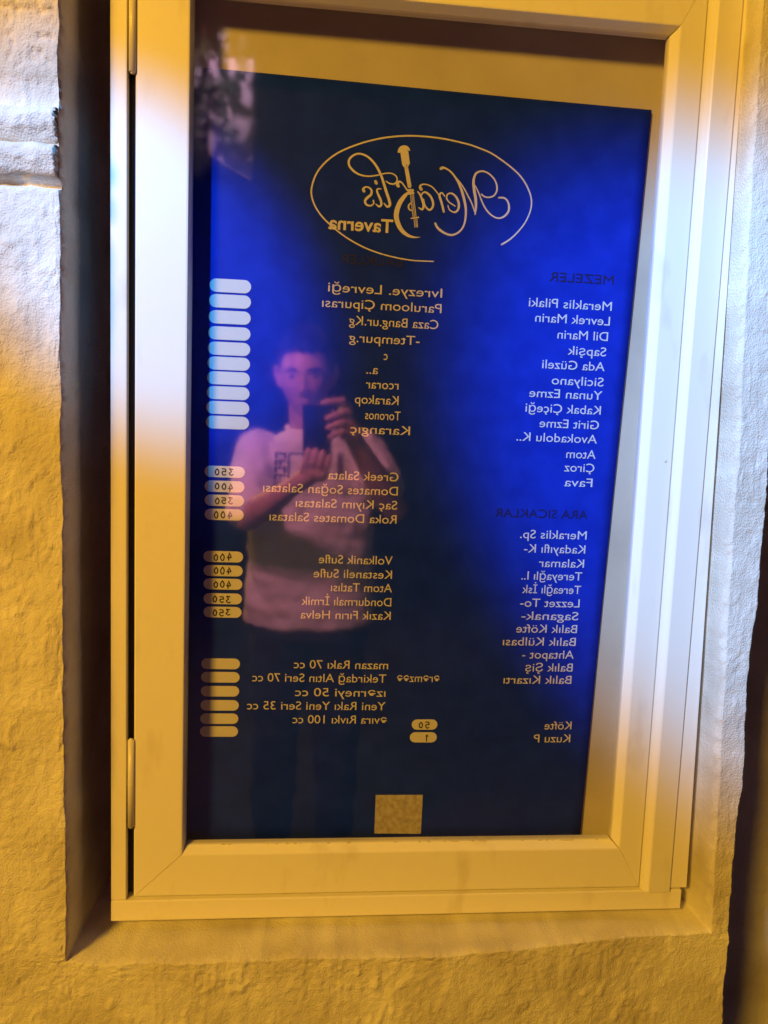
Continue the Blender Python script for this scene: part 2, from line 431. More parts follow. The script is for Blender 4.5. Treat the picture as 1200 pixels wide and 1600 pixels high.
LINES = [
    ('MEZELER', 0.4028, 0.311, 1.6688, 'h'),
    ('Meraklis Pilaki', 0.4026, 0.2842, 1.6331, 't'),
    ('Levrek Marin', 0.4013, 0.2945, 1.6129, 't'),
    ('Dil Marin', 0.4, 0.3275, 1.5917, 't'),
    ('Sapşik', 0.3988, 0.3435, 1.5705, 't'),
    ('Ada Güzeli', 0.3983, 0.3082, 1.5501, 't'),
    ('Sicilyano', 0.398, 0.3232, 1.5287, 't'),
    ('Yunan Ezme', 0.3975, 0.2923, 1.51, 't'),
    ('Kabak Çiçeği', 0.397, 0.288, 1.4893, 't'),
    ('Girit Ezme', 0.3957, 0.3095, 1.4686, 't'),
    ('Avokadolu K..', 0.3943, 0.2775, 1.4486, 't'),
    ('Atom', 0.3939, 0.3509, 1.4268, 't'),
    ('Çiroz', 0.3933, 0.3494, 1.4077, 't'),
    ('Fava', 0.392, 0.3507, 1.3866, 't'),
    ('ARA SICAKLAR', 0.3885, 0.2522, 1.3405, 'h'),
    ('Meraklis Sp.', 0.3887, 0.2909, 1.3108, 't'),
    ('Kadayıflı K-', 0.3881, 0.2977, 1.2903, 't'),
    ('Kalamar', 0.3876, 0.3205, 1.2697, 't'),
    ('Tereyağlı I..', 0.386, 0.2962, 1.2509, 't'),
    ('Tereağlı İsk', 0.3855, 0.2983, 1.2311, 't'),
    ('Lezzet To-', 0.3849, 0.2966, 1.2112, 't'),
    ('Saganak-', 0.3842, 0.2996, 1.1922, 't'),
    ('Balık Köfte', 0.3836, 0.2931, 1.1731, 't'),
    ('Balık Külbası', 0.3829, 0.2744, 1.154, 't'),
    ('Ahtapot -', 0.3813, 0.3039, 1.1348, 't'),
    ('Balık Şiş', 0.3807, 0.3097, 1.1155, 't'),
    ('Balık Kızartı', 0.38, 0.2784, 1.0971, 't'),
    ('Köfte', 0.3845, 0.3438, 1.0279, 't'),
    ('Kuzu P', 0.3838, 0.3285, 1.0082, 't'),
    ('BALIKLER', 0.107, 0.0241, 1.6753, 'h'),
    ('Ivrezye. Levreği', 0.163, 0.0082, 1.6378, 't'),
    ('Paruloom Çipurası', 0.163, 0.001, 1.6173, 't'),
    ('Caza Bang.ur.Kg', 0.1596, 0.0379, 1.5956, 't'),
    ('-Ttempur.g', 0.1349, 0.0386, 1.5729, 't'),
    ('c', 0.0917, 0.0864, 1.551, 't'),
    ('a..', 0.0792, 0.0634, 1.5315, 't'),
    ('rcorar', 0.1082, 0.0633, 1.5119, 't'),
    ('Karakop', 0.1091, 0.0491, 1.491, 't'),
    ('Toronos', 0.1126, 0.0639, 1.4701, 't'),
    ('Karangıç', 0.1267, 0.0443, 1.4504, 't'),
    ('Greek Salata', 0.1132, 0.0154, 1.386, 't'),
    ('Domates Soğan Salatası', 0.1131, -0.0725, 1.3663, 't'),
    ('Saç Kıyım Salatası', 0.113, -0.0275, 1.3465, 't'),
    ('Roka Domates Salatası', 0.1129, -0.063, 1.3266, 't'),
    ('Volkanik Sufle', 0.1097, 0.0064, 1.2684, 't'),
    ('Kestaneli Sufle', 0.1096, -0.0002, 1.2482, 't'),
    ('Atom Tatlısı', 0.1104, 0.0245, 1.2289, 't'),
    ('Dondurmalı İrmik', 0.1102, -0.0161, 1.2086, 't'),
    ('Kazık Fırın Helva', 0.1101, -0.0174, 1.1891, 't'),
    ('mazan Rakı 70 cc', 0.1092, -0.0246, 1.117, 't'),
    ('Tekirdağ Altın Seri 70 cc', 0.1072, -0.0823, 1.0972, 't'),
    ('ızərneyi 50 cc', 0.107, -0.0218, 1.0763, 't'),
    ('Yeni Rakı Yeni Seri 35 cc', 0.1078, -0.0888, 1.0563, 't'),
    ('əvıra Rıvkı 100 cc', 0.1104, -0.0244, 1.0362, 't'),
    ('ərəmzəə', 0.1841, 0.1228, 1.0986, 't'),
]
PILLS = [
    (-0.1478, -0.0934, 1.6378, ''),
    (-0.1481, -0.0933, 1.6179, ''),
    (-0.1484, -0.0933, 1.597, ''),
    (-0.1487, -0.0932, 1.5761, ''),
    (-0.149, -0.0932, 1.556, ''),
    (-0.1493, -0.0931, 1.5365, ''),
    (-0.1497, -0.0931, 1.5171, ''),
    (-0.15, -0.0931, 1.4975, ''),
    (-0.1503, -0.0931, 1.4778, ''),
    (-0.1506, -0.093, 1.4581, ''),
    (-0.1515, -0.0974, 1.3915, '350'),
    (-0.1513, -0.0977, 1.3714, '400'),
    (-0.1511, -0.0979, 1.3522, '350'),
    (-0.1508, -0.0981, 1.3328, '400'),
    (-0.1519, -0.098, 1.2743, '400'),
    (-0.1516, -0.0982, 1.2546, '400'),
    (-0.1514, -0.0984, 1.2358, '400'),
    (-0.1511, -0.0987, 1.2151, '350'),
    (-0.1509, -0.0989, 1.1961, '350'),
    (-0.1531, -0.0997, 1.1221, ''),
    (-0.1533, -0.0999, 1.1027, ''),
    (-0.1534, -0.1002, 1.0824, ''),
    (-0.1536, -0.1004, 1.0619, ''),
    (-0.1537, -0.1007, 1.0424, ''),
    (-0.1539, -0.1009, 1.0236, ''),
    (0.1467, 0.1842, 1.0353, '50'),
    (0.1447, 0.1842, 1.0161, '1'),
]
STROKES = [
    ('ellipse', [(0.2419, 1.713, 0.00236), (0.252, 1.7198, 0.00218), (0.2618, 1.7291, 0.002), (0.2723, 1.743, 0.00182), (0.2788, 1.7583, 0.00184), (0.2801, 1.7724, 0.00193), (0.2757, 1.786, 0.00202), (0.266, 1.8007, 0.00207), (0.2511, 1.8135, 0.00207), (0.2238, 1.8296, 0.00207), (0.203, 1.8366, 0.00207), (0.1854, 1.8406, 0.00207), (0.1505, 1.8449, 0.00207), (0.1118, 1.8449, 0.00207), (0.0764, 1.8397, 0.00207), (0.0428, 1.8292, 0.00207), (0.0123, 1.8136, 0.00207), (-0.0082, 1.7932, 0.00207), (-0.0169, 1.771, 0.00207), (-0.0156, 1.7547, 0.00207), (-0.0067, 1.7389, 0.00202), (0.0079, 1.7247, 0.00193), (0.0297, 1.7095, 0.00184), (0.0559, 1.6972, 0.00175), (0.085, 1.6892, 0.00166), (0.117, 1.6849, 0.00157), (0.1491, 1.685, 0.00148)]),
    ('script', [(0.1541, 1.8062, 0.00401), (0.1569, 1.8075, 0.00296), (0.1627, 1.8059, 0.00215), (0.1687, 1.8019, 0.00228), (0.1743, 1.7957, 0.00252), (0.1786, 1.7894, 0.00291), (0.1825, 1.7819, 0.00323), (0.1858, 1.7732, 0.00349), (0.1887, 1.7634, 0.00333), (0.1902, 1.7558, 0.00307), (0.1904, 1.7469, 0.00267), (0.1893, 1.7379, 0.00236), (0.1862, 1.7304, 0.00236), (0.1806, 1.7245, 0.00241), (0.1726, 1.7212, 0.00254), (0.1643, 1.7224, 0.00283), (0.1566, 1.7264, 0.00323), (0.1523, 1.73, 0.00309), (0.1494, 1.7348, 0.00283)]),
    ('script', [(0.1743, 1.7957, 0.00165), (0.1791, 1.7916, 0.0017), (0.1853, 1.7843, 0.00175), (0.1916, 1.7747, 0.00177), (0.198, 1.764, 0.00177), (0.2026, 1.7532, 0.00177)]),
    ('script', [(0.2031, 1.7501, 0.00165), (0.2039, 1.7588, 0.00298), (0.203, 1.7699, 0.00378), (0.2006, 1.7808, 0.00378), (0.199, 1.7907, 0.00342), (0.1997, 1.7985, 0.00298), (0.203, 1.8042, 0.00254), (0.2098, 1.8067, 0.00223), (0.2169, 1.8054, 0.00201), (0.2236, 1.8012, 0.00201), (0.2286, 1.7954, 0.00209), (0.2313, 1.7884, 0.00232), (0.2311, 1.7817, 0.00224), (0.2273, 1.7759, 0.00208), (0.221, 1.7735, 0.00186), (0.2151, 1.774, 0.0019), (0.2105, 1.7768, 0.00212)]),
    ('script', [(0.2005, 1.7886, 0.00118), (0.204, 1.7833, 0.00147), (0.2079, 1.7758, 0.00173), (0.2119, 1.7671, 0.00195), (0.2164, 1.7596, 0.00206), (0.222, 1.7533, 0.00211), (0.2293, 1.7487, 0.00196), (0.2365, 1.7473, 0.00211), (0.2434, 1.7502, 0.00254), (0.2484, 1.7561, 0.00272), (0.2494, 1.7628, 0.00272), (0.2471, 1.77, 0.00229), (0.2421, 1.7741, 0.00221), (0.2348, 1.774, 0.00236)]),
    ('script', [(0.1655, 1.7592, 0.00142), (0.1675, 1.7543, 0.00155), (0.1723, 1.7513, 0.00185), (0.177, 1.7518, 0.00254), (0.1802, 1.7568, 0.00291), (0.1799, 1.764, 0.00305), (0.1766, 1.7704, 0.00271), (0.1718, 1.7745, 0.00231), (0.1671, 1.7751, 0.00197), (0.1637, 1.7724, 0.00186), (0.1636, 1.7679, 0.00207), (0.1677, 1.7632, 0.00183), (0.1754, 1.759, 0.00142)]),
    ('script', [(0.1603, 1.7508, 0.00283), (0.1584, 1.7571, 0.00299), (0.156, 1.7641, 0.00307), (0.1536, 1.7706, 0.00307), (0.1542, 1.7736, 0.00244), (0.1569, 1.7749, 0.00197), (0.1605, 1.771, 0.00165)]),
    ('script', [(0.154, 1.7701, 0.00118), (0.1478, 1.7774, 0.00157), (0.1418, 1.7823, 0.00165), (0.1342, 1.7844, 0.00165), (0.1283, 1.7833, 0.0022), (0.1269, 1.7799, 0.00346), (0.1285, 1.7778, 0.00425)]),
    ('script', [(0.1322, 1.7653, 0.00142), (0.1342, 1.7577, 0.00194), (0.1379, 1.753, 0.00241), (0.142, 1.7522, 0.00267), (0.1453, 1.7573, 0.00288), (0.1444, 1.7639, 0.00302), (0.1406, 1.7703, 0.00283), (0.1347, 1.7741, 0.00244), (0.1307, 1.773, 0.00205), (0.1293, 1.7701, 0.00165)]),
    ('script', [(0.124, 1.7742, 0.00165), (0.1273, 1.7705, 0.0026), (0.1303, 1.7641, 0.00297), (0.1325, 1.7565, 0.00297), (0.1308, 1.7518, 0.00255), (0.1261, 1.7537, 0.00142)]),
    ('script', [(0.0976, 1.7796, 0.00401), (0.0961, 1.7817, 0.00401), (0.0985, 1.7854, 0.00274), (0.1022, 1.7841, 0.00179), (0.1062, 1.7796, 0.00175), (0.1102, 1.7747, 0.00212)]),
    ('script', [(0.1139, 1.7741, 0.00142), (0.1072, 1.7681, 0.00472), (0.1007, 1.7589, 0.00614), (0.0971, 1.7488, 0.00649), (0.0964, 1.7399, 0.00649), (0.0996, 1.7301, 0.00614), (0.1057, 1.7216, 0.00519), (0.114, 1.7165, 0.00378), (0.1222, 1.715, 0.00212), (0.1297, 1.7155, 0.00047)]),
    ('script', [(0.1151, 1.759, 0.00165), (0.1124, 1.7555, 0.00212), (0.113, 1.7511, 0.00212), (0.1163, 1.7493, 0.00165)]),
    ('script', [(0.0792, 1.7562, 0.00142), (0.0837, 1.7521, 0.00266), (0.0871, 1.7547, 0.00358), (0.0857, 1.7613, 0.00372), (0.0819, 1.7709, 0.00362), (0.078, 1.7816, 0.00334), (0.0742, 1.7912, 0.00319), (0.0682, 1.8017, 0.00303), (0.061, 1.8099, 0.00275), (0.0529, 1.8153, 0.00254), (0.0438, 1.8171, 0.0024), (0.036, 1.8141, 0.00256), (0.0309, 1.8078, 0.00283), (0.0319, 1.8003, 0.00283), (0.0389, 1.7937, 0.00267), (0.0481, 1.79, 0.00212), (0.0595, 1.7896, 0.00181), (0.0708, 1.792, 0.00167), (0.081, 1.7949, 0.00165), (0.089, 1.7949, 0.00165), (0.0946, 1.7915, 0.00165), (0.0954, 1.786, 0.00177), (0.0918, 1.782, 0.00205), (0.086, 1.7821, 0.00183), (0.0811, 1.7845, 0.00142)]),
    ('script', [(0.0747, 1.7743, 0.00118), (0.0709, 1.7743, 0.00185), (0.0692, 1.772, 0.00243), (0.0711, 1.7669, 0.00287), (0.0749, 1.7595, 0.00303), (0.0756, 1.754, 0.00293), (0.0729, 1.7516, 0.00243), (0.0685, 1.7544, 0.00142)]),
    ('script', [(0.067, 1.7831, 0.00401), (0.068, 1.7814, 0.00401)]),
    ('script', [(0.052, 1.77, 0.00378), (0.0508, 1.7721, 0.0032), (0.0532, 1.775, 0.00217), (0.0577, 1.7753, 0.00197), (0.0619, 1.7718, 0.00255), (0.0615, 1.7663, 0.00309), (0.0565, 1.7616, 0.00328), (0.0538, 1.7572, 0.00313), (0.0562, 1.7528, 0.00255), (0.062, 1.752, 0.00195), (0.0655, 1.7553, 0.00178), (0.0649, 1.7586, 0.00236)]),
    ('neck', [(0.1073, 1.8038, 0.00496), (0.1096, 1.7936, 0.00519), (0.1125, 1.7806, 0.00519)]),
    ('neck', [(0.1113, 1.775, 0.0033), (0.1171, 1.7754, 0.00354)]),
    ('neck', [(0.112, 1.7712, 0.00354), (0.1177, 1.7719, 0.00354)]),
    ('string', [(0.1144, 1.7686, 0.00094), (0.119, 1.7413, 0.00094)]),
    ('string', [(0.1164, 1.7687, 0.00094), (0.121, 1.7416, 0.00094)]),
    ('string', [(0.1183, 1.7691, 0.00094), (0.1229, 1.7421, 0.00094)]),
    ('neck', [(0.1165, 1.7391, 0.00177), (0.1263, 1.7411, 0.00177)]),
    ('string', [(0.1205, 1.7381, 0.00094), (0.1221, 1.7279, 0.00094)]),
    ('string', [(0.1226, 1.7384, 0.00094), (0.1239, 1.7283, 0.00094)]),
    ('string', [(0.1242, 1.7388, 0.00094), (0.1255, 1.7286, 0.00094)]),
]
HEADSTOCK = [(0.0947, 1.8225), (0.0957, 1.8269), (0.0984, 1.8304), (0.1026, 1.8321), (0.1069, 1.8317), (0.1099, 1.8296), (0.1118, 1.8259), (0.109, 1.8252), (0.1104, 1.8176), (0.1119, 1.8096), (0.1092, 1.8047), (0.1041, 1.8039), (0.1016, 1.8072), (0.1001, 1.8147), (0.0987, 1.8225), (0.0966, 1.8219)]

HX = {}
for s, x0, x1, z, k in LINES:
    if k == 'h': text_mesh(s, x0, x1, z, .0128, M['head_print'], poster, 'heading', bold=0)
    else: text_mesh(s, x0, x1, z, .0128, M['print'], poster, 'menu_line', bold=.0)
text_mesh('Taverna', 0.0925, 0.0062, 1.7188, .0178, M['print'], poster, 'logo_word', bold=.02)

def catmull(pts, per=8):
    P = [np.array(p, float) for p in pts]
    if len(P) == 2: return [P[0] + (P[1] - P[0]) * t for t in np.linspace(0, 1, 5)]
    P = [2 * P[0] - P[1]] + P + [2 * P[-1] - P[-2]]
    o = []
    for i in range(1, len(P) - 2):
        p0, p1, p2, p3 = P[i - 1:i + 3]
        for t in np.linspace(0, 1, per, endpoint=False):
            o.append(.5 * (2 * p1 + (p2 - p0) * t + (2 * p0 - 5 * p1 + 4 * p2 - p3) * t * t + (3 * p1 - p0 - 3 * p2 + p3) * t ** 3))
    o.append(P[-2]); return o

def stroke(name, pts, mat, parent, lift=.0006, per=8):
    c = catmull(pts, per)
    bm = bmesh.new(); L = []; Rr = []
    for i, p in enumerate(c):
        q = c[min(i + 1, len(c) - 1)]; r = c[max(i - 1, 0)]
        dx, dz = q[0] - r[0], q[1] - r[1]; ln = math.hypot(dx, dz) or 1
        nx_, nz_ = -dz / ln * p[2] / 2, dx / ln * p[2] / 2
        L.append(bm.verts.new((p[0] + nx_, 0, p[1] + nz_))); Rr.append(bm.verts.new((p[0] - nx_, 0, p[1] - nz_)))
    for i in range(len(c) - 1): bm.faces.new((L[i], L[i + 1], Rr[i + 1], Rr[i]))
    for p in (c[0], c[-1]):                           # rounded ends
        ring = [bm.verts.new((p[0] + p[2] / 2 * math.cos(t), 0, p[1] + p[2] / 2 * math.sin(t))) for t in np.linspace(0, 2 * math.pi, 12, endpoint=False)]
        bm.faces.new(ring)
    for v in bm.verts: v.co.y = py(v.co.x, v.co.z) - lift
    return from_bm(name, bm, mat, parent)
for k, (nm, pts) in enumerate(STROKES):
    stroke({'ellipse': 'logo_oval', 'script': 'logo_stroke', 'neck': 'logo_neck', 'string': 'logo_string'}[nm], pts, M['print'], poster, lift=.0006 + k * .000012)
bm = bmesh.new(); bm.faces.new([bm.verts.new((x, py(x, z) - .0011, z)) for x, z in HEADSTOCK])
from_bm('logo_headstock', bm, M['print'], poster)
for x, z in ((0.1085, 1.8265), (0.1075, 1.8075)):
    stroke('logo_peg', [(x, z, .0009), (x + .0003, z - .0016, .0009)], M['poster'], poster, lift=.0014)

# price pills with handwritten figures
DIG = {'3': [[(.05, .95), (.75, 1), (.35, .6), (.8, .3), (.35, 0), (0, .12)]],
       '5': [[(.8, 1), (.15, .95), (.1, .55), (.6, .6), (.8, .3), (.45, 0), (.05, .1)]],
       '0': [[(.4, 1), (.05, .6), (.2, .05), (.6, .05), (.8, .5), (.4, 1)]],
       '4': [[(.45, 1), (.05, .35), (.85, .35)], [(.6, .7), (.55, -.05)]],
       '1': [[(.2, .8), (.5, 1), (.45, 0)]]}
random.seed(11)
for x0, x1, z, t in PILLS:
    h = .0086 if z > 1.45 else .0077
    bm = bmesh.new(); r = h; ring = []
    for ang in np.linspace(-math.pi / 2, math.pi / 2, 10): ring.append((x1 - r + r * math.cos(ang), z + r * math.sin(ang)))
    for ang in np.linspace(math.pi / 2, 3 * math.pi / 2, 10): ring.append((x0 + r + r * math.cos(ang), z + r * math.sin(ang)))
    bm.faces.new([bm.verts.new((x, py(x, zz) - .0007, zz)) for x, zz in ring])
    pill = from_bm('price_pill', bm, M['pill'], poster)
    xx = x1 - .016 if len(t) == 3 else x1 - .012
    for ch in t:
        hh = random.uniform(.0078, .0095); ww = .0064; zz = z - hh / 2 + random.uniform(-.0012, .0006)
        for stn in DIG[ch]:
            sub(stroke('figure', [(xx - px_ * ww, zz + pz_ * hh, .0017) for px_, pz_ in stn], M['ink'], None, lift=.0010, per=5), pill)
        xx -= ww + random.uniform(.0022, .0032)
# pale square sticker near the foot, left blank
bm = bmesh.new(); bm.faces.new([bm.verts.new((x, py(x, z) - .0008, z)) for x, z in ((.0985, .8700), (.1670, .8690), (.1675, .9290), (.0985, .9290))])
stk = from_bm('blank_sticker', bm, vary(material('sticker', (.55, .5, .45), .6), (.42, .36, .30), (.62, .56, .50), 130), poster)
stk['label'] = 'small pale square sticker near the foot of the poster'

# ---------------------------------------------------------------- what the pane mirrors: the photographer
def capsule(bm, p, q, r0, r1, seg=18, squash=None):
    p, q = Vector(p), Vector(q); d = q - p; L = d.length
    rot = d.to_track_quat('Z', 'Y').to_matrix().to_4x4() if L > 1e-6 else Matrix.Identity(4)
    prof = []
    for a in np.linspace(-math.pi / 2, 0, 6): prof.append((r0 * math.cos(a), r0 * math.sin(a)))
    for a in np.linspace(0, math.pi / 2, 6): prof.append((r1 * math.cos(a), L + r1 * math.sin(a)))
    rows = []
    for r, z in prof:
        rows.append([bm.verts.new(Matrix.Translation(p) @ rot @ Vector((max(r, 1e-5) * math.cos(t), max(r, 1e-5) * math.sin(t), z))) for t in np.linspace(0, 2 * math.pi, seg, endpoint=False)])
    for i in range(len(rows) - 1):
        for j in range(seg):
            k = (j + 1) % seg
            bm.faces.new((rows[i][j], rows[i][k], rows[i + 1][k], rows[i + 1][j]))
    bm.faces.new(rows[0][::-1]); bm.faces.new(rows[-1])

def chain(bm, pts, seg=18):
    for (p, r), (q, s) in zip(pts[:-1], pts[1:]): capsule(bm, p, q, r, s, seg)

def loft(bm, rings, seg=40, power=2.4):
    """rings = [(centre, half width x, half depth y)], closed at both ends"""
    rows = []
    for c, a, b in rings:
        row = []
        for t in np.linspace(0, 2 * math.pi, seg, endpoint=False):
            ct, st_ = math.cos(t), math.sin(t)
            row.append(bm.verts.new((c[0] + a * math.copysign(abs(ct) ** (2 / power), ct), c[1] + b * math.copysign(abs(st_) ** (2 / power), st_), c[2])))
        rows.append(row)
    for i in range(len(rows) - 1):
        for j in range(seg):
            k = (j + 1) % seg
            bm.faces.new((rows[i][j], rows[i][k], rows[i + 1][k], rows[i + 1][j]))
    bm.faces.new(rows[0][::-1]); bm.faces.new(rows[-1])

def fuse(name, bm, voxel, smooth_it, mat, parent, warp=None):
    """union everything in bm into one continuous skin"""
    me = bpy.data.meshes.new(name); bmesh.ops.recalc_face_normals(bm, faces=bm.faces); bm.to_mesh(me); bm.free()
    o = bpy.data.objects.new(name, me); C.objects.link(o)
    md = o.modifiers.new('r', 'REMESH'); md.mode = 'VOXEL'; md.voxel_size = voxel
    ms = o.modifiers.new('s', 'SMOOTH'); ms.factor = .5; ms.iterations = smooth_it
    bpy.context.view_layer.update()
    res = bpy.data.meshes.new_from_object(o.evaluated_get(bpy.context.evaluated_depsgraph_get()))
    bpy.data.objects.remove(o); bpy.data.meshes.remove(me)
    if warp:
        res.update()
        nrm = [v.normal.copy() for v in res.vertices]
        for v, nn in zip(res.vertices, nrm): v.co = warp(v.co, nn)
    res.name = name
    return link_mesh(name, res, mat, parent, smooth=True)

PY = -1.335
man = tag(empty('person', (-0.01, -1.36, 0.0)), 'mirrored person in cream t-shirt photographing the case with raised phone', 'person')
HC = Vector((-0.040, -1.290, 1.612))
HR = Matrix.Rotation(math.radians(4), 3, 'Z') @ Matrix.Rotation(math.radians(-10), 3, 'X') @ Matrix.Rotation(math.radians(-3), 3, 'Y')

def head_point(d):
    """radius of the face in direction d (x right, y forward, z up)"""
    x, y, z = d
    p = Vector((x * .078, y * .098, z * .120))
    if z < 0:                                             # jaw narrows to the chin
        t = -z
        p.x *= 1 - .34 * t ** 1.6
        p.y += .016 * t ** 2 if y > -0.2 else 0
        if y < 0: p.y *= 1 - .35 * t
    if y > 0:
        f = y
        def bump(cx, cz, sx, sz, h): return h * math.exp(-((p.x - cx) / sx) ** 2 - ((p.z - cz) / sz) ** 2) * min(1, f * 1.6)
        p.y += bump(0, .032, .05, .012, .006)             # brow
        for s in (-1, 1):
            p.y += bump(s * .031, .013, .016, .009, -.010)    # eye sockets
            p.y += bump(s * .031, .011, .011, .006, .007)     # lids
            p.y += bump(s * .042, -.022, .020, .016, .005)    # cheekbones
        p.y += bump(0, .0, .009, .022, .012)              # bridge of the nose
        p.y += bump(0, -.026, .013, .012, .020)           # tip
        p.y += bump(.012, -.032, .007, .007, .006) + bump(-.012, -.032, .007, .007, .006)
        p.y += bump(0, -.062, .026, .005, .007) + bump(0, -.071, .022, .006, .007) + bump(0, -.0665, .026, .0025, -.004)
        p.y += bump(0, -.102, .022, .014, .009)
    return p

def head_into(bm):
    rows = []; N = 64; K = 96
    for i in range(N + 1):
        th = math.pi * i / N
        rows.append([bm.verts.new(HC + HR @ head_point((math.sin(th) * math.cos(ph), math.sin(th) * math.sin(ph), math.cos(th)))) for ph in np.linspace(0, 2 * math.pi, K, endpoint=False)])
    for i in range(N):
        for j in range(K):
            k = (j + 1) % K
            bm.faces.new((rows[i][j], rows[i + 1][j], rows[i + 1][k], rows[i][k]))
    for s in (-1, 1):                                     # ears
        b = HC + HR @ Vector((s * .077, -.004, .004))
        up = HR @ Vector((s * .012, -.012, .028)); dn = HR @ Vector((s * .004, .000, -.026))
        chain(bm, [(b + up, .0085), (b + up * .3 + HR @ Vector((s * .010, -.012, 0)), .010), (b + dn, .007)], 10)

SL, SR = Vector((-.178, PY, 1.395)), Vector((.140, PY, 1.400))
EL, WL = Vector((-.196, -1.155, 1.195)), Vector((-.062, -1.035, 1.300))
ER, WR = Vector((.232, -1.165, 1.232)), Vector((.104, -1.050, 1.425))
bm = bmesh.new()
head_into(bm)
chain(bm, [((-.025, -1.340, 1.43), .062), ((-.035, -1.315, 1.535), .056)])
loft(bm, [((-.012, -1.35, .90), .150, .095), ((-.012, -1.35, 1.05), .140, .090), ((-.012, -1.345, 1.25), .160, .095), ((-.014, -1.34, 1.36), .165, .090), ((-.016, -1.34, 1.43), .10, .06)])
chain(bm, [(SL, .050), (SL.lerp(EL, .5), .046), (EL, .038), (EL.lerp(WL, .35), .040), (WL, .026)])
chain(bm, [(SR, .050), (SR.lerp(ER, .5), .046), (ER, .038), (ER.lerp(WR, .35), .040), (WR, .026)])
for s in (-1, 1):
    chain(bm, [((-.012 + s * .085, -1.355, .90), .085), ((-.012 + s * .095, -1.345, .50), .055), ((-.012 + s * .10, -1.38, .10), .040)])
    chain(bm, [((-.012 + s * .10, -1.39, .05), .036), ((-.012 + s * .115, -1.26, .04), .030)])
# right hand: thumb behind the phone, fingers wrapped round its edge
pr_ = Vector((.076, -1.022, 1.475))
chain(bm, [(WR, .026), (WR.lerp(pr_, .5) + Vector((.004, 0, 0)), .029), (pr_, .026)])
chain(bm, [(pr_ + Vector((-.004, .004, .030)), .022), (pr_ + Vector((0, .002, -.025)), .022)])
for dz, tip, r in ((.040, (.012, -.9885, 1.527), .0092), (.018, (.024, -.9890, 1.487), .0094), (-.004, (.026, -.9895, 1.462), .0090), (-.024, (.031, -.9905, 1.438), .0080)):
    k0 = pr_ + Vector((.006, .006, dz))
    tipv = Vector(tip)
    k1 = Vector((.064, -.994, k0.z * .5 + tipv.z * .5 + .010 + dz * .1)); k2 = tipv.lerp(k1, .42) + Vector((.002, .002, .002))
    chain(bm, [(k0, r * 1.18), (k1, r * 1.06), (k2, r), (tipv, r * .86)], 12)
chain(bm, [(pr_ + Vector((-.006, -.012, -.020)), .0135), (Vector((.050, -1.035, 1.490)), .0115), (Vector((.024, -1.022, 1.512)), .0095)], 12)
# left hand: cups the foot of the phone
pl_ = Vector((-.012, -1.008, 1.338))
chain(bm, [(WL, .026), (WL.lerp(pl_, .55), .028), (pl_, .026)])
chain(bm, [(pl_ + Vector((-.012, .002, .010)), .022), (pl_ + Vector((.022, .004, -.002)), .021)])
for dx, tip, r in ((-.026, (-.024, -.9895, 1.402), .0090), (-.006, (-.004, -.9885, 1.402), .0093), (.014, (.016, -.9885, 1.397), .0090), (.032, (.035, -.9895, 1.388), .0080)):
    k0 = pl_ + Vector((dx + .004, .012, .012)); tipv = Vector(tip)
    k1 = k0.lerp(tipv, .4) + Vector((0, .005, -.004)); k2 = k0.lerp(tipv, .72) + Vector((0, .003, 0))
    chain(bm, [(k0, r * 1.15), (k1, r * 1.05), (k2, r), (tipv, r * .86)], 12)
chain(bm, [(pl_ + Vector((-.020, -.010, .010)), .0135), (Vector((-.030, -1.028, 1.372)), .0115), (Vector((-.020, -1.022, 1.398)), .0095)], 12)
body = fuse('body', bm, .0036, 4, M['skin'], man)
# eyes and brows
for s in (-1, 1):
    bm = bmesh.new(); bmesh.ops.create_uvsphere(bm, u_segments=16, v_segments=10, radius=.0100, matrix=Matrix.Translation(HC + HR @ Vector((s * .031, .0805, .011))))
    from_bm('eye', bm, material('eye', (.12, .09, .08), .2), man, smooth=True)
    bm = bmesh.new()
    chain(bm, [(HC + HR @ Vector((s * .014, .0975, .031)), .003), (HC + HR @ Vector((s * .032, .094, .036)), .004), (HC + HR @ Vector((s * .052, .080, .031)), .0022)], 8)
    from_bm('eyebrow', bm, M['hair'], man, smooth=True)
# hair: short sides, fuller top
bm = bmesh.new(); rows = []; N = 44; K = 80
for i in range(N + 1):
    th = math.pi * .70 * i / N
    row = []
    for ph in np.linspace(0, 2 * math.pi, K, endpoint=False):
        dvec = Vector((math.sin(th) * math.cos(ph), math.sin(th) * math.sin(ph), math.cos(th)))
        p = head_point(dvec)
        fr_ = dvec.y
        line = .56 if fr_ > .25 else (-.10 if fr_ > -.25 else -.45)   # hairline height by side
        hl = .62 * sstep(np.array((fr_ + .10) / .45)) - .42 * sstep(np.array((-fr_ + .05) / .45)) - .02
        hl = hl + .09 * noise.noise(Vector((p.x * 70, p.y * 70, 3))) + .05 * noise.noise(Vector((p.x * 190, p.y * 190, 7)))
        inside = float(sstep(np.array((dvec.z - hl) / .16)))
        nzv = noise.noise(Vector((p.x * 60, p.y * 60, p.z * 40))) + .6 * noise.noise(p * 140)
        th_ = (.004 + .018 * max(0, dvec.z) ** 1.5 + .008 * nzv) * inside - .006 * (1 - inside)
        row.append(bm.verts.new(HC + HR @ (p + dvec * th_)))
    rows.append(row)
for i in range(N):
    for j in range(K):
        k = (j + 1) % K
        bm.faces.new((rows[i][j], rows[i + 1][j], rows[i + 1][k], rows[i][k]))
random.seed(31)
